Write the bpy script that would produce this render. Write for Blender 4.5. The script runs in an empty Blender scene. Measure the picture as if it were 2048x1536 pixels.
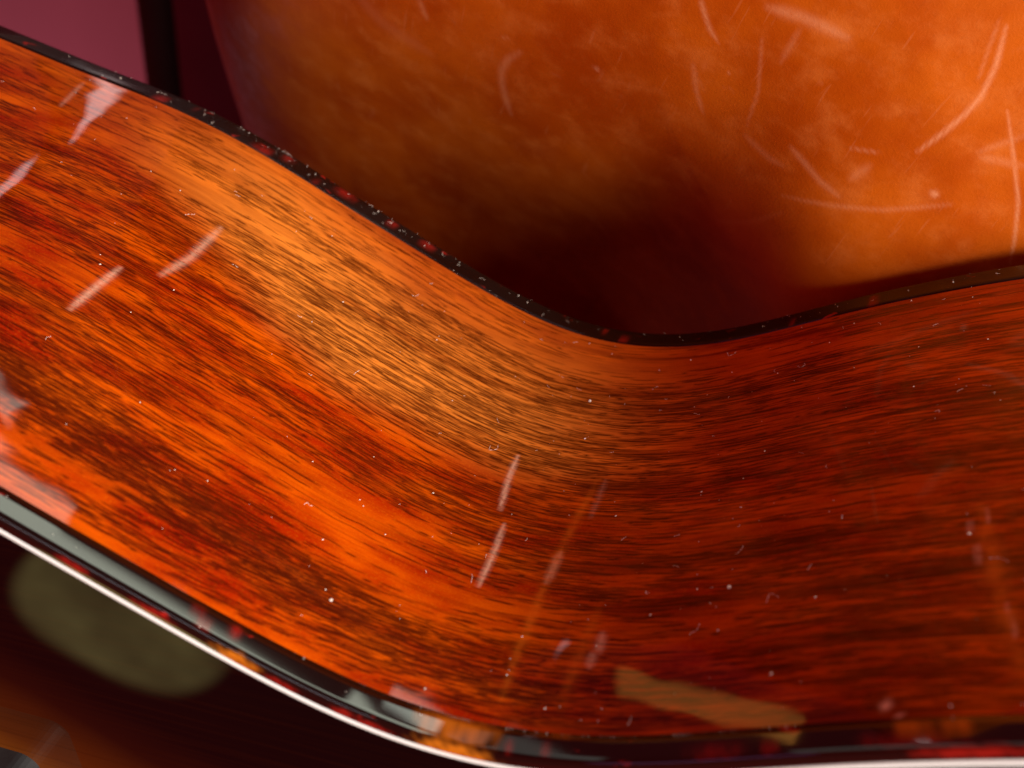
import bpy, math, random, json
import numpy as np
from mathutils import Vector, Matrix

random.seed(7)
rng = np.random.default_rng(11)
scene = bpy.context.scene
COL = scene.collection
MM = 0.001

# ------------------------------------------------------------------ camera
TH, PH, FPX = 0.910487, 0.493615, 2078.9
cam_d = bpy.data.cameras.new("Camera")
cam = bpy.data.objects.new("Camera", cam_d)
COL.objects.link(cam)
fw = Vector((0, math.sin(TH), -math.cos(TH)))
up0 = Vector((0, math.cos(TH), math.sin(TH)))
rt0 = Vector((1, 0, 0))
rt = math.cos(PH) * rt0 + math.sin(PH) * up0
up = -math.sin(PH) * rt0 + math.cos(PH) * up0
cam.matrix_world = Matrix(((rt.x, up.x, -fw.x, 0), (rt.y, up.y, -fw.y, -72.209 * MM), (rt.z, up.z, -fw.z, 0), (0, 0, 0, 1)))
cam_d.sensor_width = 36.0
cam_d.lens = 36.0 * FPX / 2048
cam_d.clip_start = 0.005
cam_d.clip_end = 20
cam_d.dof.use_dof = True
cam_d.dof.focus_distance = 0.166
cam_d.dof.aperture_fstop = 19.0
scene.camera = cam

# ------------------------------------------------------------------ world, lamps, exposure
world = bpy.data.worlds.new("World")
scene.world = world
world.use_nodes = True
bg = world.node_tree.nodes["Background"]
bg.inputs[0].default_value = (1.0, 0.03, 0.015, 1)
bg.inputs[1].default_value = 0.23


def lamp(name, loc, target, size, color, radiance, shape='RECTANGLE', spread=180):
    d = bpy.data.lights.new(name, 'AREA')
    d.shape = shape
    d.size, d.size_y = size
    area = size[0] * size[1] * (math.pi / 4 if shape in ('ELLIPSE', 'DISK') else 1)
    d.energy = radiance * math.pi * area
    d.color = color
    d.spread = math.radians(spread)
    o = bpy.data.objects.new(name, d)
    COL.objects.link(o)
    o.location = loc
    v = Vector(target) - Vector(loc)
    o.rotation_euler = v.to_track_quat('-Z', 'Y').to_euler()
    return o


AIM = Vector((0, 0.06, -0.1))
TOP_DIR = Vector((0.72, 0.12, 0.66)).normalized()
lamp("overhead_fill", TOP_DIR * 0.50 + AIM, AIM, (0.17, 0.17), (1.0, 0.86, 0.68), 9)  # extra fill kept for highlights on the wooden side
SIDE_DIR = Vector((0.62, -0.58, 0.51)).normalized()
lamp("side_lamp", SIDE_DIR * 0.8 + AIM, AIM, (0.24, 0.24), (1.0, 0.89, 0.76), 70)


def facing_lamp(name, a, b, width, color, radiance, side=1):
    """lamp in the plane y = const whose lower edge runs from a to b (x, z)"""
    a, b = Vector((a[0], 0, a[1])), Vector((b[0], 0, b[1]))
    e = (b - a)
    nrm = Vector((-e.z, 0, e.x)).normalized() * side
    o = lamp(name, (0, 0, 0), (0, -1, 0), (e.length, width), color, radiance)
    ux = e.normalized()
    uz = Vector((0, 1, 0))
    uy = uz.cross(ux)
    o.matrix_world = Matrix(((ux.x, uy.x, uz.x, 0), (ux.y, uy.y, uz.y, 0), (ux.z, uy.z, uz.z, 0), (0, 0, 0, 1)))
    o.location = (a + b) / 2 + nrm * width / 2 + Vector((0, .95, 0))
    return o


# window panes beyond the upper left of the sofa back, and a narrow one lower down
facing_lamp("window_lamp", (-.95, 1.235), (-.40, 1.235), .22, (0.92, 1.0, 0.80), 3.0)
facing_lamp("window_side_lamp", (-.40, 1.345), (-.08, 1.345), .12, (0.92, 1.0, 0.80), 3.0)
facing_lamp("window_low_pane_lamp", (-.80, 1.00), (-.50, 1.12), .08, (0.92, 1.0, 0.84), 3.0)
lamp("amber_glint_light", (-.536, .50, .068), (-.536, 0, .068), (.032, .085), (1.0, .40, .07), 1.5)  # unseen emitter added for the tan arch mirrored in the side
lamp("binding_glint_light", (-.30, .22, 1.5), (-.03, 0, -.11), (.9, .07), (.78, .92, 1.0), 6)  # added strip above that draws a bright line along the binding corner
facing_lamp("window_far_pane_lamp", (-1.27, .36), (-.86, 1.0), .30, (0.86, 1.0, 0.88), .35)
facing_lamp("window_slit_lamp", (-.97, .54), (-.745, .25), .032, (1.0, 0.80, 0.78), 2.8)
# added fill that brightens the wall behind
lamp("wall_fill", (-1.0, 0.5, -1.4), (-1.0, 1.3, -0.9), (0.3, 0.3), (1.0, 0.74, 0.86), 9)
# unseen olive emitter below, standing for lit cloth mirrored in the black face
low = lamp("olive_reflection_light", (-0.130, -0.259, -0.53), (-0.130, -0.259, 0), (0.138, 0.086), (1.0, 0.86, 0.30), 1.0)
low.rotation_euler = (math.pi, 0, 0)
low.data.use_nodes = True
lt = low.data.node_tree
em = lt.nodes["Emission"]
geo = lt.nodes.new('ShaderNodeNewGeometry')
sp = lt.nodes.new('ShaderNodeSeparateXYZ')
lt.links.new(geo.outputs['Parametric'], sp.inputs[0])


def lmath(op, x, y=0.0):
    nd = lt.nodes.new('ShaderNodeMath')
    nd.operation = op
    for k, v in ((0, x), (1, y)):
        if isinstance(v, bpy.types.NodeSocket):
            lt.links.new(v, nd.inputs[k])
        else:
            nd.inputs[k].default_value = v
    return nd.outputs[0]


du = lmath('ABSOLUTE', lmath('MULTIPLY', lmath('SUBTRACT', sp.outputs[0], .5), 2.0))
dv = lmath('ABSOLUTE', lmath('MULTIPLY', lmath('SUBTRACT', sp.outputs[1], .5), 2.0))
rr = lmath('ADD', lmath('POWER', du, 3.0), lmath('POWER', dv, 2.2))
ln = lt.nodes.new('ShaderNodeTexNoise')
ln.inputs['Scale'].default_value = 3.0
lt.links.new(geo.outputs['Parametric'], ln.inputs['Vector'])
edge = lt.nodes.new('ShaderNodeMapRange')
edge.interpolation_type = 'SMOOTHSTEP'
for k, v in ((1, 1.0), (2, .55), (3, 0.0), (4, 1.0)):
    edge.inputs[k].default_value = v
lt.links.new(rr, edge.inputs[0])
lt.links.new(lmath('MULTIPLY', edge.outputs[0], lmath('ADD', lmath('MULTIPLY', ln.outputs[0], 1.5), .15)), em.inputs['Strength'])
# added cool fill from the far left, tinting the leather edge
lamp("cool_fill", (-0.75, -0.10, 0.20), (-0.1, 0.12, -0.1), (0.1, 0.15), (0.60, 0.42, 1.0), 1.6)

scene.view_settings.view_transform = 'Standard'
scene.view_settings.look = 'None'
scene.view_settings.exposure = 0
scene.view_settings.gamma = 1
scene.view_settings.use_curve_mapping = False


# ------------------------------------------------------------------ node helpers
class NT:
    def __init__(self, name):
        self.m = bpy.data.materials.new(name)
        self.m.use_nodes = True
        self.t = self.m.node_tree
        self.b = self.t.nodes["Principled BSDF"]

    def n(self, kind, **kw):
        nd = self.t.nodes.new(kind)
        for k, v in kw.items():
            if k == 'inp':
                for kk, vv in v.items():
                    self.put(nd.inputs[kk], vv)
            else:
                setattr(nd, k, v)
        return nd

    def put(self, sock, v):
        if isinstance(v, bpy.types.NodeSocket):
            self.t.links.new(v, sock)
        else:
            if sock.type == 'RGBA' and len(v) == 3:
                v = (*v, 1)
            sock.default_value = v

    def uv(self, sx, sy, off=(0, 0, 0)):
        tc = self.n('ShaderNodeUVMap', uv_map='UVMap')
        mp = self.n('ShaderNodeMapping', inp={'Vector': tc.outputs[0], 'Scale': (sx, sy, 1), 'Location': off})
        return mp.outputs[0]

    def noise(self, vec, scale=1.0, detail=3, rough=.55, dist=0, lac=2.0):
        return self.n('ShaderNodeTexNoise', inp={'Vector': vec, 'Scale': scale, 'Detail': detail, 'Roughness': rough, 'Distortion': dist, 'Lacunarity': lac}).outputs[0]

    def ramp(self, f, a, b, lo=0.0, hi=1.0, smooth=True):
        return self.n('ShaderNodeMapRange', interpolation_type='SMOOTHSTEP' if smooth else 'LINEAR',
                      inp={0: f, 1: a, 2: b, 3: lo, 4: hi}).outputs[0]

    def math(self, op, a, b=0.0, c=0.0):
        return self.n('ShaderNodeMath', operation=op, inp={0: a, 1: b, 2: c}).outputs[0]

    def mix(self, f, a, b, blend='MIX'):
        nd = self.n('ShaderNodeMix', data_type='RGBA', blend_type=blend)
        self.put(nd.inputs[0], f)
        self.put(nd.inputs[6], a)
        self.put(nd.inputs[7], b)
        return nd.outputs[2]

    def attr(self, name):
        return self.n('ShaderNodeAttribute', attribute_name=name).outputs[2]

    def bump(self, h, strength, dist, normal=None):
        nd = self.n('ShaderNodeBump', inp={'Strength': strength, 'Distance': dist, 'Height': h})
        if normal is not None:
            self.put(nd.inputs['Normal'], normal)
        return nd.outputs[0]

    def set(self, **kw):
        for k, v in kw.items():
            self.put(self.b.inputs[k.replace('_', ' ')], v)
        return self.m


# ------------------------------------------------------------------ materials
# UVs on the guitar side and bindings are millimetres: u along the grain, v across
def wood_material():
    M = NT("mahogany_lacquer")
    warp = M.noise(M.uv(.012, .05), 1, 2)
    tc = M.n('ShaderNodeUVMap', uv_map='UVMap').outputs[0]
    sep = M.n('ShaderNodeSeparateXYZ', inp={0: tc})
    v2 = M.math('ADD', sep.outputs[1], M.math('MULTIPLY', M.math('SUBTRACT', warp, .5), 7.0))
    wv = M.n('ShaderNodeCombineXYZ', inp={0: sep.outputs[0], 1: v2}).outputs[0]

    def W(sx, sy, off=(0, 0, 0)):
        return M.n('ShaderNodeMapping', inp={'Vector': wv, 'Scale': (sx, sy, 1), 'Location': off}).outputs[0]
    ribbon = M.noise(W(.010, .22), 1, 3, .6)                    # long stripes
    mottle = M.noise(W(.042, .13, (3, 5, 0)), 1, 5, .6, .2)     # cloudy figure
    fine = M.noise(W(.35, 2.6, (1, 9, 0)), 1, 3, .65)           # fibre
    speck = M.noise(W(2.2, 3.4), 1, 2, .6)
    c = M.mix(M.ramp(mottle, .32, .76), (.36, .015, .0004), (.80, .130, .0008))
    # broad pale sheen painted into the wood colour, running along the grain
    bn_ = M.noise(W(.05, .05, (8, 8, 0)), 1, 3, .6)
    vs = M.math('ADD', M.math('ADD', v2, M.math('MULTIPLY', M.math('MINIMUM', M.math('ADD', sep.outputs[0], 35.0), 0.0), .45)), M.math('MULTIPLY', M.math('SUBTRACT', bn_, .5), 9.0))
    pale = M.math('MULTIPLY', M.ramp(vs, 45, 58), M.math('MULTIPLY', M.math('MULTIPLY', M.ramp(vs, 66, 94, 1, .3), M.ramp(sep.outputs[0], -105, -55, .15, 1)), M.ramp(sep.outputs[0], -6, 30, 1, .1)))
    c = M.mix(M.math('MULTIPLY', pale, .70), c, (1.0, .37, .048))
    c = M.mix(M.math('MULTIPLY', M.ramp(ribbon, .5, .75), .55), c, (.22, .016, .0006))
    lines = M.noise(W(.018, 3.2, (9, 6, 0)), 1, 2, .6)
    c = M.mix(M.math('MULTIPLY', M.ramp(lines, .50, .66), .24), c, (.13, .010, .0006))
    c = M.mix(M.math('MULTIPLY', M.ramp(fine, .45, .72), .16), c, (.20, .018, .001))
    c = M.mix(M.math('MULTIPLY', M.ramp(speck, .5, .75), .22), c, (.85, .23, .006))
    # long soft dark figure, strongest on the far side of the waist
    soft = M.noise(W(.022, .34, (6, 1, 0)), 1, 3, .55)
    c = M.mix(M.math('MULTIPLY', M.ramp(soft, .50, .66), M.ramp(sep.outputs[0], -10, 40, .25, .8)), c, (.13, .006, .0004))
    vv = sep.outputs[1]
    band = M.math('MULTIPLY', M.ramp(M.math('ABSOLUTE', M.math('SUBTRACT', v2, M.math('ADD', 11.5, M.math('MULTIPLY', sep.outputs[0], -.10)))), 1.5, 6.5, 1, 0),
                  M.ramp(sep.outputs[0], -5, 30, 1, .2))
    pores = M.attr('pore')
    c = M.mix(M.math('MULTIPLY', pores, .93), c, (.045, .0035, .0008))
    figure = M.noise(W(.22, 1.1, (4, 4, 0)), 1, 4, .7, .4)
    c = M.mix(M.math('MULTIPLY', M.math('MULTIPLY', M.ramp(figure, .50, .60), band), .72), c, (.06, .007, .001))
    # pale and orange reflection streaks painted into the wood colour, with scratches
    glint_scuff = M.math('MULTIPLY', M.attr('glint_scuff'), M.ramp(M.noise(M.uv(.9, 1.6), 1, 3, .7), .30, .55, .35, 1))
    c = M.mix(glint_scuff, c, (.95, .62, .45))
    c = M.mix(M.math('MULTIPLY', M.attr('orange_glint'), M.ramp(M.noise(M.uv(.25, .25), 1, 3, .7), .35, .6, .3, 1)), c, (.95, .26, .02))
    wave = M.noise(M.uv(.05, .045), 1, 2, .5)
    cn = M.bump(wave, .25, .0007)
    bn = M.bump(pores, .10, .0001)
    return M.set(Base_Color=c, Roughness=.6, Specular_IOR_Level=0.0, Coat_Weight=1.0, Coat_Roughness=.03, Coat_IOR=1.5, Coat_Normal=cn, Normal=bn)


def binding_material(name, dusty):
    M = NT(name)
    f1 = M.noise(M.uv(.22, .5, (3, 1, 0)), 1, 3, .55, .4)
    amber = M.attr('amber')
    red = M.math('MAXIMUM', M.ramp(f1, .66, .73), M.attr('red'))
    c = M.mix(red, (.004, .003, .003), (.30, .012, .008))
    c = M.mix(amber, c, (.55, .16, .010))
    grain = M.noise(M.uv(3.2, 3.2), 1, 3, .7)
    nrm = M.bump(grain, .9 if dusty else .04, .00018 if dusty else .00006)
    rough = M.ramp(M.noise(M.uv(.05, .1), 1, 2), .4, .6, .12, .4) if dusty else .05
    M.set(Base_Color=c, Roughness=rough, Specular_IOR_Level=.5, Coat_Weight=0.0 if dusty else 1.0, Coat_Roughness=.03)
    if dusty:
        # the crumbly wax sits only on part of the length
        nd = M.n('ShaderNodeMix', data_type='VECTOR')
        geo = M.n('ShaderNodeNewGeometry')
        M.put(nd.inputs[0], M.attr('wax'))
        M.put(nd.inputs[4], geo.outputs['Normal'])
        M.put(nd.inputs[5], nrm)
        M.set(Normal=nd.outputs[1])
    return M.m


def purfling_material():
    M = NT("white_purfling")
    f = M.noise(M.uv(.4, 2), 1, 3)
    return M.set(Base_Color=M.mix(f, (.84, .91, .95), (.78, .86, .90)), Roughness=.12, Coat_Weight=1.0, Coat_Roughness=.05)


def burst_material():
    M = NT("sunburst_lacquer")
    d = M.attr('edge_distance')
    dn = M.math('ADD', d, M.math('MULTIPLY', M.math('SUBTRACT', M.noise(M.uv(.03, .03), 1, 3), .5), 8.0))
    cr = M.n('ShaderNodeValToRGB')
    M.put(cr.inputs[0], M.math('DIVIDE', dn, 100.0))
    e = cr.color_ramp.elements
    e[0].position, e[0].color = .24, (.0016, .0012, .0018, 1)
    e[1].position, e[1].color = .75, (.50, .17, .02, 1)
    for pos, colr in ((.33, (.014, .003, .002, 1)), (.46, (.08, .018, .003, 1)), (.60, (.26, .075, .006, 1))):
        k = e.new(pos)
        k.color = colr
    grain = M.noise(M.uv(.02, 1.6), 1, 2)
    c = M.mix(M.math('MULTIPLY', M.ramp(grain, .45, .7), .25), cr.outputs[0], (.02, .004, .001))
    return M.set(Base_Color=c, Roughness=.6, Specular_IOR_Level=0.0, Coat_Weight=.7, Coat_Roughness=.02, Coat_IOR=1.34)


def leather_material():
    M = NT("tan_leather")
    big = M.noise(M.uv(.030, .030), 1, 4, .6, 0)
    mid = M.noise(M.uv(.13, .16, (3, 3, 0)), 1, 5, .6, 0)
    small = M.noise(M.uv(1.1, 1.1), 1, 4, .7)
    c = M.mix(M.ramp(big, .32, .68), (.32, .044, .0008), (.46, .092, .0040))
    c = M.mix(M.math('MULTIPLY', M.ramp(mid, .44, .78), .42), c, (.58, .165, .032))
    c = M.mix(M.math('MULTIPLY', M.ramp(small, .5, .72), .22), c, (.22, .036, .002))
    # hairline scuffs
    hair = M.noise(M.uv(.9, .10, (1, 1, 0)), 1, 2, .5, .4)
    c = M.mix(M.math('MULTIPLY', M.ramp(hair, .66, .74), .08), c, (.70, .30, .14))
    s = M.math('MULTIPLY', M.attr('scratch'), M.ramp(small, .25, .55, .55, 1))
    c = M.mix(s, c, (.86, .46, .27))
    cell = M.n('ShaderNodeTexVoronoi', feature='DISTANCE_TO_EDGE', inp={'Vector': M.uv(1.2, 1.2), 'Scale': 1.0}).outputs[0]
    h = M.math('ADD', M.math('MULTIPLY', M.ramp(cell, 0, .25), .5), M.math('MULTIPLY', mid, 1.2))
    return M.set(Base_Color=c, Roughness=M.ramp(mid, .3, .7, .42, .62), Specular_IOR_Level=.06, Normal=M.bump(h, .10, .0002))


def plain(name, col, rough=.5, nscale=80, var=.35, **kw):
    M = NT(name)
    tc = M.n('ShaderNodeTexCoord')
    f = M.n('ShaderNodeTexNoise', inp={'Vector': tc.outputs['Object'], 'Scale': nscale, 'Detail': 4}).outputs[0]
    c = M.mix(f, tuple(x * (1 - var) for x in col), tuple(min(1, x * (1 + var)) for x in col))
    return M.set(Base_Color=c, Roughness=rough, **kw)


MAT_WOOD = wood_material()
MAT_BIND = binding_material("tortoise_binding_gloss", False)
MAT_BIND_BACK = binding_material("tortoise_binding_waxed", True)
MAT_PURF = purfling_material()
MAT_BURST = burst_material()
MAT_LEATHER = leather_material()
MAT_BLACK = plain("black_metal", (.004, .004, .004), .6)
MAT_WALL = plain("mauve_wall_paint", (.40, .13, .18), .9, 3, .3)
MAT_BRIDGE = plain("ebony", (.022, .026, .030), .6, 300, .5)
MAT_DUST = plain("lint", (.85, .78, .72), .9, 300, .2)
MAT_DARK_GAP = plain("dark_violet_shade", (.11, .025, .09), .8, 30, .2)  # shade of the gap beside the sofa, as a dark colour
MAT_HAIR = plain("hair_fibre", (.35, .20, .10), .5)


# ------------------------------------------------------------------ mesh helpers
def mesh_obj(name, verts, faces, mat, parent=None, uvs=None, smooth=True, attrs=None):
    me = bpy.data.meshes.new(name)
    me.from_pydata([tuple(v) for v in verts], [], faces)
    me.materials.append(mat)
    if uvs is not None:
        ul = me.uv_layers.new(name="UVMap")
        vi = np.zeros(len(me.loops), dtype=np.int32)
        me.loops.foreach_get("vertex_index", vi)
        ul.data.foreach_set("uv", np.asarray(uvs, dtype=np.float32)[vi].ravel())
    for k, v in (attrs or {}).items():
        a = me.attributes.new(k, 'FLOAT', 'POINT')
        a.data.foreach_set("value", np.asarray(v, dtype=np.float32))
    if smooth:
        me.polygons.foreach_set("use_smooth", [True] * len(me.polygons))
    me.update()
    o = bpy.data.objects.new(name, me)
    COL.objects.link(o)
    if parent:
        o.parent = parent
    return o


def grid_faces(n, m, wrap=False):
    f = []
    for i in range(n - (0 if wrap else 1)):
        a = i * m
        b = ((i + 1) % n) * m
        for j in range(m - 1):
            f.append((a + j, b + j, b + j + 1, a + j + 1))
    return f


def empty(name, loc):
    o = bpy.data.objects.new(name, None)
    o.location = loc
    o.empty_display_size = .02
    COL.objects.link(o)
    return o


def poly_mask(P, lines, scale):
    """soft mask of drawn strokes on 2-D points P (mm): lines = [(pts, width, strength)]"""
    out = np.zeros(len(P))
    for pts, w, k in lines:
        pts = np.asarray(pts, float)
        w = w * scale
        lo, hi = pts.min(0) - 3 * w, pts.max(0) + 3 * w
        idx = np.where((P[:, 0] > lo[0]) & (P[:, 0] < hi[0]) & (P[:, 1] > lo[1]) & (P[:, 1] < hi[1]))[0]
        if not len(idx):
            continue
        Q = P[idx]
        best = np.full(len(Q), 1e9)
        along = np.zeros(len(Q))
        L = np.r_[0, np.cumsum(np.hypot(*np.diff(pts, axis=0).T))]
        for i in range(len(pts) - 1):
            ab = pts[i + 1] - pts[i]
            t = np.clip(((Q - pts[i]) @ ab) / (ab @ ab), 0, 1)
            d = np.hypot(*(Q - pts[i] - t[:, None] * ab).T)
            m = d < best
            best[m] = d[m]
            along[m] = (L[i] + t[m] * (L[i + 1] - L[i])) / L[-1]
        taper = np.clip(np.minimum(along, 1 - along) * 4 + .25, 0, 1)
        val = k * np.exp(-(best / (w * .5 * (0.5 + .5 * taper))) ** 2) * (.5 + .5 * taper)
        out[idx] = np.maximum(out[idx], val)
    return out


# ------------------------------------------------------------------ guitar outline (mm, plan of the body)
# control points: distance along the centreline from the waist, half-width offset from the waist line
CTRL = [(-130, -48.7), (-117.4, -45.1), (-104.75, -41.56), (-92, -38.2), (-79.5, -34.21), (-67, -28.9), (-54.25, -22.46), (-41.6, -16.0), (-29, -9.72), (-16.4, -4.1),
        (-3.75, -.46), (8.9, .05), (21.5, -2.72), (34.1, -8.1), (46.75, -14.27), (59.4, -19.8), (72, -24.56)]
UPPER = [(92, -30.2), (115, -33), (138, -30.5), (160, -20), (177, 0), (187, 30), (191, 70), (192, 115)]
LOWER = [(-334, 115), (-332, 75), (-324, 35), (-308, -2), (-284, -32), (-252, -51), (-215, -59.5), (-185, -60), (-158, -56)]
HALFW = 115.0
half = LOWER + CTRL + UPPER
mirror = [(a, 2 * HALFW - w) for a, w in half[::-1][1:-1]]
CP = np.array(half + mirror, float)


def periodic_spline(P, per):
    n = len(P)
    h = np.hypot(*(np.roll(P, -1, 0) - P).T)
    A = np.zeros((n, n))
    r = np.zeros((n, 2))
    for i in range(n):
        hm, hp = h[i - 1], h[i]
        A[i, (i - 1) % n] += hm
        A[i, i] += 2 * (hm + hp)
        A[i, (i + 1) % n] += hp
        r[i] = 6 * ((P[(i + 1) % n] - P[i]) / hp - (P[i] - P[i - 1]) / hm)
    m = np.linalg.solve(A, r)
    out = []
    for i in range(n):
        j = (i + 1) % n
        H = h[i]
        k = per(P[i], H)
        d = np.linspace(0, H, k, endpoint=False)[:, None]
        b = (P[j] - P[i]) / H - H * (2 * m[i] + m[j]) / 6
        out.append(P[i] + b * d + m[i] / 2 * d ** 2 + (m[j] - m[i]) / (6 * H) * d ** 3)
    return np.vstack(out)


def density(p, H):
    vis = -150 < p[0] < 80 and p[1] < 40
    return int(H / (.45 if vis else 4)) + 1


AW = periodic_spline(CP, density)
ANG = math.radians(-24)
EX = np.array([math.cos(ANG), math.sin(ANG)])
EN = np.array([-math.sin(ANG), math.cos(ANG)])
C0 = np.array([10., 110.])
PLAN = C0 + AW[:, :1] * EX + AW[:, 1:] * EN            # plan X, Y ; world = (X, depth, -Y)
seg = np.hypot(*np.diff(PLAN, axis=0).T)
ARC = np.r_[0, np.cumsum(seg)]
near = (AW[:, 1] < 40)
i0 = np.where(near)[0][np.argmin(np.abs(AW[near, 0]))]
ARC = ARC - ARC[i0]
TAN = np.roll(PLAN, -1, 0) - np.roll(PLAN, 1, 0)
TAN /= np.hypot(*TAN.T)[:, None]
INW = np.c_[-TAN[:, 1], TAN[:, 0]]                     # inward normal
if (INW[i0] @ EN) < 0:
    INW = -INW
NP = len(PLAN)


def depth_back(xy):
    return 100.0 - 0.037 * xy[:, 0]


def W3(xy, y):
    return np.c_[xy[:, 0], y, -xy[:, 1]] * MM


base_pt = (0.0573, 0.05, -0.215)
guitar = empty("acoustic_guitar", base_pt)
guitar["label"] = "glossy reddish brown acoustic guitar lying on its side against the tan leather"
guitar["category"] = "guitar"


def to_local(V):
    return V - np.array(base_pt)


def sweep(name, profile, mat, attrs=None, uvv=None):
    """profile: list of (inset mm, depth function or value); closed round the body"""
    cols = []
    uvs = []
    vacc = 0
    prev = None
    for ins, dep in profile:
        xy = PLAN + INW * ins
        y = dep(xy) if callable(dep) else np.full(NP, dep)
        cols.append(W3(xy, y))
        cur = np.array([ins, y[i0]])
        if prev is not None:
            vacc += np.hypot(*(cur - prev))
        prev = cur
        uvs.append(np.c_[ARC, np.full(NP, vacc if uvv is None else 0) if uvv is None else y])
    m = len(profile)
    V = np.stack(cols, 1).reshape(-1, 3)
    U = np.stack(uvs, 1).reshape(-1, 2)
    at = {k: f(U) for k, f in (attrs or {}).items()}
    return mesh_obj(name, to_local(V), grid_faces(NP, m, True), mat, guitar, U, True, at)


# ---- wooden side
B1, B2 = 4.26, 5.31
GLINT_SCUFF = [([[-68.3, 52.3], [-67.4, 59.7], [-68.1, 70.7]], 1.3, .42), ([[-73.2, 36.0], [-73.5, 42.6], [-73.6, 49.2]], 1.1, .55),  # reflection streaks painted as pale marks, scratches among them
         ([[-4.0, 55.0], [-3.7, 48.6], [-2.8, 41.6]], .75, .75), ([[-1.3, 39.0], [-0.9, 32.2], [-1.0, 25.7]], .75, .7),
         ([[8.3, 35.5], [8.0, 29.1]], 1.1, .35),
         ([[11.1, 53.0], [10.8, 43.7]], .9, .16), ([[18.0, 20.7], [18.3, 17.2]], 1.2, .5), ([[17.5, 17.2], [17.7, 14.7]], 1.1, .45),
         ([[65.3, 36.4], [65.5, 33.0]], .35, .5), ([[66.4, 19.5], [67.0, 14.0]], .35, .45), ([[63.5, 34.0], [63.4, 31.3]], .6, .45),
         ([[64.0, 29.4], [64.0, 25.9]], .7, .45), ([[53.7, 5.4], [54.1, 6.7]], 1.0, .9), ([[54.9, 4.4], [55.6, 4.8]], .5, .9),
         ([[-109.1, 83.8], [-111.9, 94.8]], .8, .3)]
ORANGE_GLINT = [([[9.9, 53.5], [8.5, 40.5], [7.8, 29.1], [7.7, 17.2], [7.9, 8.0]], 1.3, .32), ([[64.9, 36.4], [65.3, 30.0], [65.7, 23.2], [66.3, 17.0], [67.4, 8.9]], 2.2, .42), ([[16.5, 26], [16.2, 21], [15.5, 8]], 1.6, .22), ([[33, 46], [34, 38]], 7, .22)]  # orange reflection stripes painted into the lacquer colour
NT_ROWS = 720
fr = np.linspace(0, 1, NT_ROWS)
prof = [(0.0, (lambda xy, f=f: B1 + f * (depth_back(xy) - B2 - B1))) for f in fr]


def smooth2(shape, ls, lt_, r):
    """tileless value noise on an (s, t) table by bilinear blow-up of random numbers"""
    g = r.random((int(shape[0] / ls) + 3, int(shape[1] / lt_) + 3))
    x = np.arange(shape[0]) / ls
    y = np.arange(shape[1]) / lt_
    xi, yi = x.astype(int), y.astype(int)
    xf = (x - xi)[:, None]
    yf = (y - yi)[None]
    xf, yf = xf * xf * (3 - 2 * xf), yf * yf * (3 - 2 * yf)
    return (g[np.ix_(xi, yi)] * (1 - xf) * (1 - yf) + g[np.ix_(xi + 1, yi)] * xf * (1 - yf) + g[np.ix_(xi, yi + 1)] * (1 - xf) * yf + g[np.ix_(xi + 1, yi + 1)] * xf * yf)


def pore_table(U):
    """thousands of single pores drawn one by one along the grain of the visible side"""
    r = np.random.default_rng(5)
    T = np.zeros((NP, NT_ROWS))
    cols = np.where((ARC > -135) & (ARC < 80) & near)[0]
    c0, c1 = cols.min(), cols.max()
    arc = ARC[c0:c1 + 1]
    dens = smooth2((230, 110), 38, 9, r) * .6 + smooth2((230, 110), 14, 3.2, r) * .4
    wander = (smooth2((230, 110), 46, 30, r) - .5) * 4.5
    rows_mm = 92.0 / NT_ROWS
    made = 0
    while made < 25000:
        s0 = r.uniform(-135, 78)
        t0 = r.uniform(1, 91)
        coarse = made < 2600                     # the coarse dark band low on the side
        if coarse:
            s0 = min(r.uniform(-100, 30), r.uniform(-100, 45))
            t0 = np.clip(8.0 - .10 * s0 + r.normal(0, 2.9), 1, 60)
        i, j = int(s0 + 136), int(t0)
        d = dens[i, j]
        d = (d - .17) / .48
        d *= .30 if t0 > 79 else 1
        d *= 1.25 if (25 < t0 < 74 and s0 < 12) else .8
        made += 1
        if not coarse and r.random() > d * 1.15:
            continue
        L = min(18, math.exp(r.normal(1.40, .6)))
        w = math.exp(r.normal(-2.12, .38))          # half width, mm
        k = min(1, r.uniform(.45, 1.4))
        if coarse:
            L, w = L * .75, w * 1.45
        a = np.searchsorted(arc, s0)
        b = np.searchsorted(arc, s0 + L)
        if b - a < 2 or b >= len(arc):
            continue
        ss = arc[a:b]
        wd = wander[(ss + 136).astype(int), j]
        tt = t0 + wd - wd[0] + r.normal(0, .018) * (ss - s0) + (.10 * np.sin(ss * r.uniform(.3, 1.2) + r.uniform(0, 6)))
        f = np.sin(np.linspace(.25, 2.9, b - a))
        rc = tt / rows_mm
        half = int(w * 2.2 / rows_mm) + 2
        base = np.clip(rc.astype(int), half, NT_ROWS - half - 2)
        for q in range(-half, half + 1):
            dist = (base + q - rc) * rows_mm
            val = k * np.exp(-(dist / w) ** 2) * np.clip(f * 1.6, 0, 1)
            idx = (np.arange(a, b) + c0, base + q)
            T[idx] = np.maximum(T[idx], val)
    return T.ravel()


side = sweep("side", prof, MAT_WOOD, {'glint_scuff': lambda U: poly_mask(U, GLINT_SCUFF, 1.0), 'pore': pore_table, 'orange_glint': lambda U: poly_mask(U, ORANGE_GLINT, 1.0)}, uvv=True)


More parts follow.
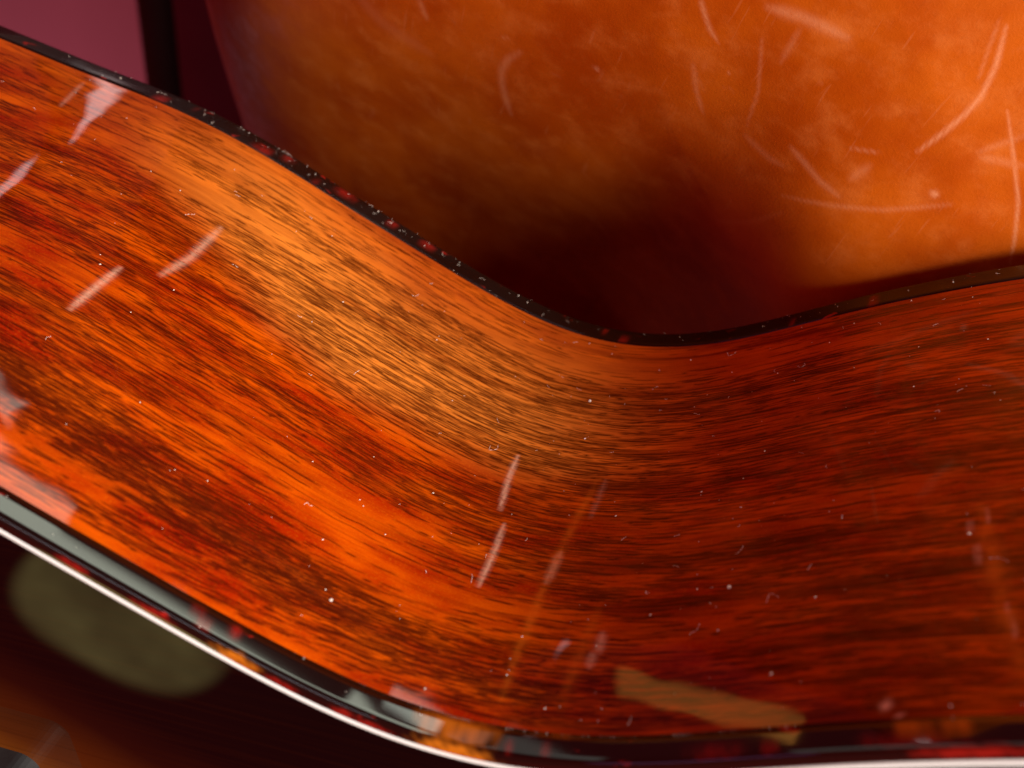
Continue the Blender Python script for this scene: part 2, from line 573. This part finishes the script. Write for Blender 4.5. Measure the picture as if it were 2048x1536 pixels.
# ---- bindings
def rounded(bh, front, r, n=6, sgn=1):
    """side face from wood joint to corner, rounded corner, front face; small proud step"""
    pr = -.06
    pts = [(.3, bh), (pr, bh - .04), (pr, (bh + r) * .66), (pr, r + (bh - r) * .2), (pr, r)]
    for i in range(1, n + 1):
        a = math.pi / 2 * i / n
        pts.append((pr + r - r * math.cos(a), r - r * math.sin(a)))
    pts.append(((front + r) * .5, 0.0))
    pts.append((front, 0.0))
    return pts


AMB = [(4.2, 1.6, 4.6, 2.6), (4.4, 5.4, 4.2, 1.4), (-24.2, 5.1, 2.9, .8), (16.5, .55, 3.2, .22), (56.5, 1.5, 1.6, .30), (60.6, 1.35, 1.3, .28)]  # tortoiseshell amber; the thin slivers are gold edge reflections painted in
RED = [(-31.2, 1.9, 1.5, .45), (-29.6, 2.9, 1.1, .5), (-26.2, 1.2, .9, .4), (-2.6, 2.6, 1.3, .5), (-9.8, 5.2, 1.6, .6), (-6.0, 5.3, 2.2, .5), (11.0, 3.0, .5, 1.0), (15.5, 2.6, .8, .9),
       (42, 3.2, 1.0, .8), (36, 3.6, 3.0, .5), (56, 3.1, 4, .8), (62, 4.6, 5, .7), (-52, .8, 1.2, .3), (-47, 4.9, 2, .5), (-36, 5.0, 2.6, .5), (-18, 5.2, 2.0, .5)]


def blobs(U, L, seed=0):
    out = np.zeros(len(U))
    idx = np.where(np.abs(U[:, 0]) < 160)[0]
    q = U[idx]
    wob = .35 * np.sin(q[:, 0] * 1.9 + q[:, 1] * 2.3 + seed) + .25 * np.sin(q[:, 0] * 4.1 - q[:, 1] * 3.3)
    v = np.zeros(len(q))
    for s, t, a, b in L:
        d = (((q[:, 0] - s) / a) ** 2 + ((q[:, 1] - t) / b) ** 2) ** 1.3
        v = np.maximum(v, np.clip(1.25 * np.exp(-d * .8) + wob * .7 * np.exp(-d * .5) - .15, 0, 1))
    out[idx] = v
    return out


FRONT = 1.35
pf = rounded(B1, FRONT, .55)
sweep("top_binding", pf, MAT_BIND, {'amber': lambda U: blobs(U, AMB), 'red': lambda U: .8 * blobs(U, RED, 2), 'wax': lambda U: np.zeros(len(U))})
pb = [(a, (lambda xy, b=b: depth_back(xy) - b)) for a, b in rounded(B2, 2.2, .8)]
REDB = [(-98, 1.6, 1.4, .7), (-91, 3, .8, .8), (-75, 2.0, 2.0, .9), (-70, 3.5, 1.4, .6), (-57, 4.2, 2.2, .7), (-63, 2.2, .8, .7), (-46, 4.0, 1.0, .6), (-38, 3.9, 1.6, .8), (1, 4.0, .5, .4), (5, 1.5, .9, .5), (51.2, 2.6, 1.0, 1.6), (37, 1.8, .5, .5)]
sweep("back_binding", pb, MAT_BIND_BACK, {'amber': lambda U: np.zeros(len(U)), 'red': lambda U: .75 * blobs(U, REDB, 1),
      'wax': lambda U: np.clip((U[:, 0] + 105) / 15, 0, 1) * np.clip((-34 - U[:, 0]) / 14, 0, 1)})

# ---- white purfling and soundboard, back plate
PW = FRONT + .86
sweep("purfling", [(FRONT, .15)] + [(FRONT + .43 - .43 * math.cos(t), .06 - .26 * math.sin(t)) for t in np.linspace(0, math.pi, 9)] + [(PW, .15)], MAT_PURF)


def plate(name, insets, depth, mat):
    rows = []
    for ins in insets:
        rows.append(W3(PLAN + INW * ins, depth(PLAN) if callable(depth) else np.full(NP, depth)))
    sel = np.unique(np.r_[np.arange(0, NP, 3)])
    V = np.concatenate([r[sel] for r in rows])
    n = len(sel)
    xy = np.concatenate([(PLAN + INW * ins)[sel] for ins in insets])
    ed = np.repeat(np.array(insets, float), n)
    faces = []
    for k in range(len(insets) - 1):
        for i in range(n):
            j = (i + 1) % n
            faces.append((k * n + i, k * n + j, (k + 1) * n + j, (k + 1) * n + i))
    faces.append(tuple((len(insets) - 1) * n + i for i in range(n)))
    al = (xy - C0) @ EX
    w = (xy - C0) @ EN
    return mesh_obj(name, to_local(V), faces, mat, guitar, np.c_[al, w], False, {'edge_distance': ed})


plate("soundboard", [PW + .005, 5, 9, 13, 17, 21, 26, 31, 37, 44, 52, 60], 0.02, MAT_BURST)
plate("back_plate", [2.2, 30, 60], lambda xy: depth_back(xy) - .02, MAT_BLACK)


# ---- bridge: a wing that thins towards its rounded end
def bridge():
    # local axes: a along centreline, w across; end of the wing nearest the waist side
    E0 = np.array([-36.5, 161.5])            # plan of the near corner on the upper face (X, Y)
    a0 = (E0 - C0) @ EX
    w0 = (E0 - C0) @ EN
    width, length, rad = 31.0, 2 * (HALFW - w0), 3.0
    outl = []
    cs = [(a0 - rad, w0 + rad, -90), (a0 - rad, w0 + length - rad, 0), (a0 - width + rad, w0 + length - rad, 90), (a0 - width + rad, w0 + rad, 180)]
    for cx, cw, st in cs:
        for k in range(7):
            t = math.radians(st + 90 * k / 6)
            outl.append((cx + rad * math.cos(t), cw + rad * math.sin(t)))
    outl = np.array(outl)
    lev = [(0.0, 0.0), (0.0, -5.6), (.25, -6.5), (.9, -7.0)]
    cen = outl.mean(0)
    V = []
    for ins, y in lev:
        d = cen - outl
        d = d / np.hypot(*d.T)[:, None]
        q = outl + d * ins
        V.append(W3(C0 + q[:, :1] * EX + q[:, 1:] * EN, np.full(len(q), y + .1)))
    n = len(outl)
    V = np.concatenate(V)
    F = []
    for k in range(len(lev) - 1):
        for i in range(n):
            j = (i + 1) % n
            F.append((k * n + i, k * n + j, (k + 1) * n + j, (k + 1) * n + i))
    F.append(tuple((len(lev) - 1) * n + i for i in range(n)))
    return mesh_obj("bridge", to_local(V), F, MAT_BRIDGE, guitar, None, False)


bridge()

# ------------------------------------------------------------------ leather sofa back
SCR = [[[[-29.0, -78.0], [-31.1, -81.7], [-31.8, -85.3], [-31.2, -88.8], [-29.4, -93.3], [-27.7, -96.9]], 18, 0.45], [[[-33.6, -76.6], [-32.7, -77.1], [-32.1, -76.0]], 4, 0.4], [[[-14.3, -72.3], [-13.7, -72.5]], 14, 0.8], [[[-3.0, -49.0], [-0.8, -51.4], [1.1, -53.2], [3.1, -54.4]], 9, 0.6], [[[1.4, -60.5], [4.1, -65.0], [7.3, -68.8]], 11, 0.35], [[[9.2, -49.8], [13.5, -58.8], [14.9, -65.6]], 7, 0.3], [[[40.4, -31.0], [42.7, -36.5], [43.7, -41.3], [43.3, -44.8], [42.2, -48.9], [40.7, -53.4]], 10, 0.75], [[[39.0, -30.7], [40.3, -35.1], [41.8, -39.6]], 7, 0.3], [[[48.5, -41.4], [54.4, -47.6], [59.2, -52.9], [63.1, -59.0], [65.0, -62.7]], 7, 0.65], [[[7.6, -45.1], [12.8, -43.9], [16.1, -43.5], [20.9, -43.2]], 22, 0.5], [[[23.2, -64.2], [27.0, -65.4], [30.7, -66.6], [34.6, -66.9]], 13, 0.4], [[[27.0, -73.5], [42.2, -64.7], [50.7, -58.2]], 9, 0.35], [[[46.6, -58.2], [47.7, -58.1]], 13, 0.8], [[[31.3, -58.5], [35.8, -56.6]], 6, 0.4], [[[7.3, -58.7], [7.7, -58.5]], 6, 0.5], [[[21.1, -51.8], [21.4, -51.6]], 6, 0.5], [[[-51.5, -78.8], [-49.2, -82.6]], 14, 0.35], [[[20.5, -90.8], [25.2, -84.3], [28.8, -76.4]], 10, 0.2], [[[-66.2, -85.5], [-58.6, -89.7], [-47.5, -91.2]], 40, 0.15], [[[13.8, -45.6], [14.0, -51.9]], 12, 0.25], [[[15.6, -67.7], [21.2, -68.7], [23.9, -68.3]], 16, 0.25], [[[34.4, -63.2], [35.7, -59.3]], 18, 0.25], [[[48.7, -48.9], [53.1, -43.5]], 12, 0.3], [[[49.5, -49.4], [56.2, -47.6]], 16, 0.3]]
for _ in range(60):                        # fainter wear all over
    x, z = rng.uniform(-90, 130), rng.uniform(-130, 30)
    a = rng.uniform(0, math.pi)
    l = rng.uniform(1, 9)
    b = rng.normal(0, .5)
    SCR.append([[[x, z], [x + l * math.cos(a) / 2, z + l * math.sin(a) / 2], [x + l * math.cos(a + b), z + l * math.sin(a + b)]], rng.uniform(2, 9), rng.uniform(.04, .16)])

sofa = empty("leather_sofa", (0.4, 0.2, -0.6))
sofa["label"] = "worn tan leather sofa back with pale scratches behind the guitar"
sofa["category"] = "sofa"


def leather_back():
    # profile across x: flat front, rolled left edge, side going back; profile over z: rounded top
    XL, R = 4.0, 158.0                       # roll starts at XL
    u_flat = np.r_[np.arange(130, 900, 40)[::-1], np.arange(XL, 130, .5)[::-1]]
    u_roll = np.linspace(0, math.pi / 2, 320)[1:]
    prof = [(x, 104.0) for x in u_flat]
    prof += [(XL - R * math.sin(t), 104.0 + R * (1 - math.cos(t))) for t in u_roll]
    prof += [(XL - R, 104.0 + R + d) for d in (5, 15, 30, 60, 100, 160)]
    prof = np.array(prof)
    ul = np.r_[0, np.cumsum(np.hypot(*np.diff(prof, axis=0).T))]
    ul = ul[0] - ul + prof[0, 0]
    zz = np.r_[np.arange(-620, -135, 25), np.arange(-135, 25, .5)]
    RT = 24.0
    top = [(25 - RT + 1 + RT * math.sin(t), RT * (1 - math.cos(t))) for t in np.linspace(0, math.pi / 2, 20)]
    rows = [(z, 0.0) for z in zz if z < 1.5] + top[0:] + [(top[-1][0], RT + d) for d in (10, 40, 100, 150)]
    rows = np.array(rows)
    n, m = len(prof), len(rows)
    X = np.repeat(prof[:, 0], m)
    Y = np.repeat(prof[:, 1], m) + np.tile(rows[:, 1], n)
    Z = np.tile(rows[:, 0], n)
    # soft undulation of the hide
    und = 1.6 * np.sin(X * .021 + 1.1) * np.sin(Z * .03 + .4) + .5 * np.sin(X * .06 + Z * .05)
    und *= np.clip((X + 60) / 50, 0, 1)
    Y = Y + np.maximum(und, -1.2)
    # soft fold added next to the guitar's waist, turned from the lamp for shade
    xg = np.arange(-160, 950, 1.0)
    zg = np.interp(xg, [-110, -75, -44, 5, 28, 52, 85], [-116, -90, -66, -54, -69, -108, -190])
    ker = np.exp(-(np.arange(-45, 46) / 17.0) ** 2)
    zg = np.convolve(np.pad(zg, 45, mode='edge'), ker / ker.sum(), mode='valid')
    q = (np.interp(X, xg, zg) - Z) / 11.0
    shade_fold = 11.0 * np.log1p(np.exp(np.clip(q, -30, 30))) * .82
    Y = Y + np.minimum(shade_fold, 90)
    vl = np.r_[0, np.cumsum(np.hypot(*np.diff(rows, axis=0).T))] + rows[0, 0]
    U = np.c_[np.repeat(ul, m), np.tile(vl, n)]
    sm = .42 * poly_mask(np.c_[X, Z], SCR, .080)
    V = np.c_[X, Y, Z] * MM - np.array((0.4, 0.2, -0.6))
    return mesh_obj("backrest", V, grid_faces(n, m), MAT_LEATHER, sofa, U, True, {'scratch': sm})


leather_back()


def dark_gap_sheet():  # added dark sheet filling the shaded gap behind the leather's left edge
    x = lambda z: -.337 - .325 * (z + .34)
    V = []
    for y in (.56, .60):
        V += [(x(-.9), y, -.9), (.3, y, -.9), (.3, y, .02), (x(.02), y, .02)]
    V = np.array(V) - np.array((0.4, 0.2, -0.6))
    return mesh_obj("dark_gap_sheet", V, [(0, 1, 2, 3), (7, 6, 5, 4), (0, 4, 5, 1), (1, 5, 6, 2), (2, 6, 7, 3), (3, 7, 4, 0)], MAT_DARK_GAP, sofa, None, False)


dark_gap_sheet()

# ------------------------------------------------------------------ wall and post behind, left of the sofa
wall = mesh_obj("wall", [(-4, 1.3, -2), (3, 1.3, -2), (3, 1.3, 3), (-4, 1.3, 3)], [(0, 1, 2, 3)], MAT_WALL, None, None, False)
wall["kind"] = "structure"


def post():
    n = 24
    V, F = [], []
    levels = [(-1.0, .030), (-.98, .030), (-.97, .0108), (1.2, .0108), (1.21, .007)]
    for z, r in levels:
        for i in range(n):
            t = 2 * math.pi * i / n
            V.append((r * math.cos(t), r * math.sin(t), z))
    for k in range(len(levels) - 1):
        for i in range(n):
            j = (i + 1) % n
            F.append((k * n + i, k * n + j, (k + 1) * n + j, (k + 1) * n + i))
    F.append(tuple(range(n - 1, -1, -1)))
    F.append(tuple((len(levels) - 1) * n + i for i in range(n)))
    o = mesh_obj("post", V, F, MAT_BLACK, None, None, True)
    o.location = (-0.409, 0.500, 0)
    o.rotation_euler = (0, math.radians(-18), 0)
    o["label"] = "slim black leaning post in front of the mauve wall, left of the sofa"
    o["category"] = "post"
    return o


post()


# ------------------------------------------------------------------ dust and lint on the lacquer
def dust():
    V, F = [], []

    def blob(c, t, b, n, l, w):
        i = len(V)
        for a, q, h in ((-l, 0, .02), (0, -w, .02), (l, 0, .02), (0, w, .02), (0, 0, w * 1.2)):
            V.append(c + (t * a + b * q + n * h) * MM)
        F.extend([(i, i + 1, i + 4), (i + 1, i + 2, i + 4), (i + 2, i + 3, i + 4), (i + 3, i, i + 4)])
    b = np.array((0, 1., 0))
    vis = np.where((ARC > -125) & (ARC < 72) & near)[0]
    for k in range(700):
        i = rng.choice(vis)
        if k >= 470 and rng.random() > (1.0 if -100 < ARC[i] < -30 else .45):
            continue
        s = ARC[i]
        if k < 470:
            if rng.random() > .35 + .65 * np.clip((s + 60) / 80, 0, 1):
                continue
            y = rng.uniform(5, 93)
        else:
            y = depth_back(PLAN[i:i + 1])[0] - abs(rng.normal(0, 2.4)) - .3 if k < 690 else rng.uniform(.6, 4)
        n = np.array((-INW[i, 0], 0, INW[i, 1]))
        t = np.array((TAN[i, 0], 0, -TAN[i, 1]))
        out = .01 if 4.3 < y < 94 else .08
        c = W3(PLAN[i:i + 1], np.array([y]))[0] + n * out * MM
        r = math.exp(rng.normal(-2.35, .5)) * (1 if k < 470 else .72)
        if rng.random() < .22:               # fibre, two or three kinks
            a = rng.uniform(0, 6.28)
            q = c.copy()
            for _ in range(rng.integers(2, 5)):
                d = t * math.cos(a) + b * math.sin(a)
                e = np.cross(n, d)
                l = r * rng.uniform(1.2, 3)
                blob(q + d * l * MM, d, e, n, l * 1.05, .045)
                q = q + d * 2 * l * MM
                a += rng.normal(0, .8)
        else:
            a = rng.uniform(0, 6.28)
            d = t * math.cos(a) + b * math.sin(a)
            blob(c, d, np.cross(n, d), n, r, r * rng.uniform(.5, 1))
    o = mesh_obj("dust", V, F, MAT_DUST, None, None, False)
    o["kind"] = "stuff"
    o["label"] = "white dust specks and lint scattered over the guitar side"
    o["category"] = "dust"


dust()
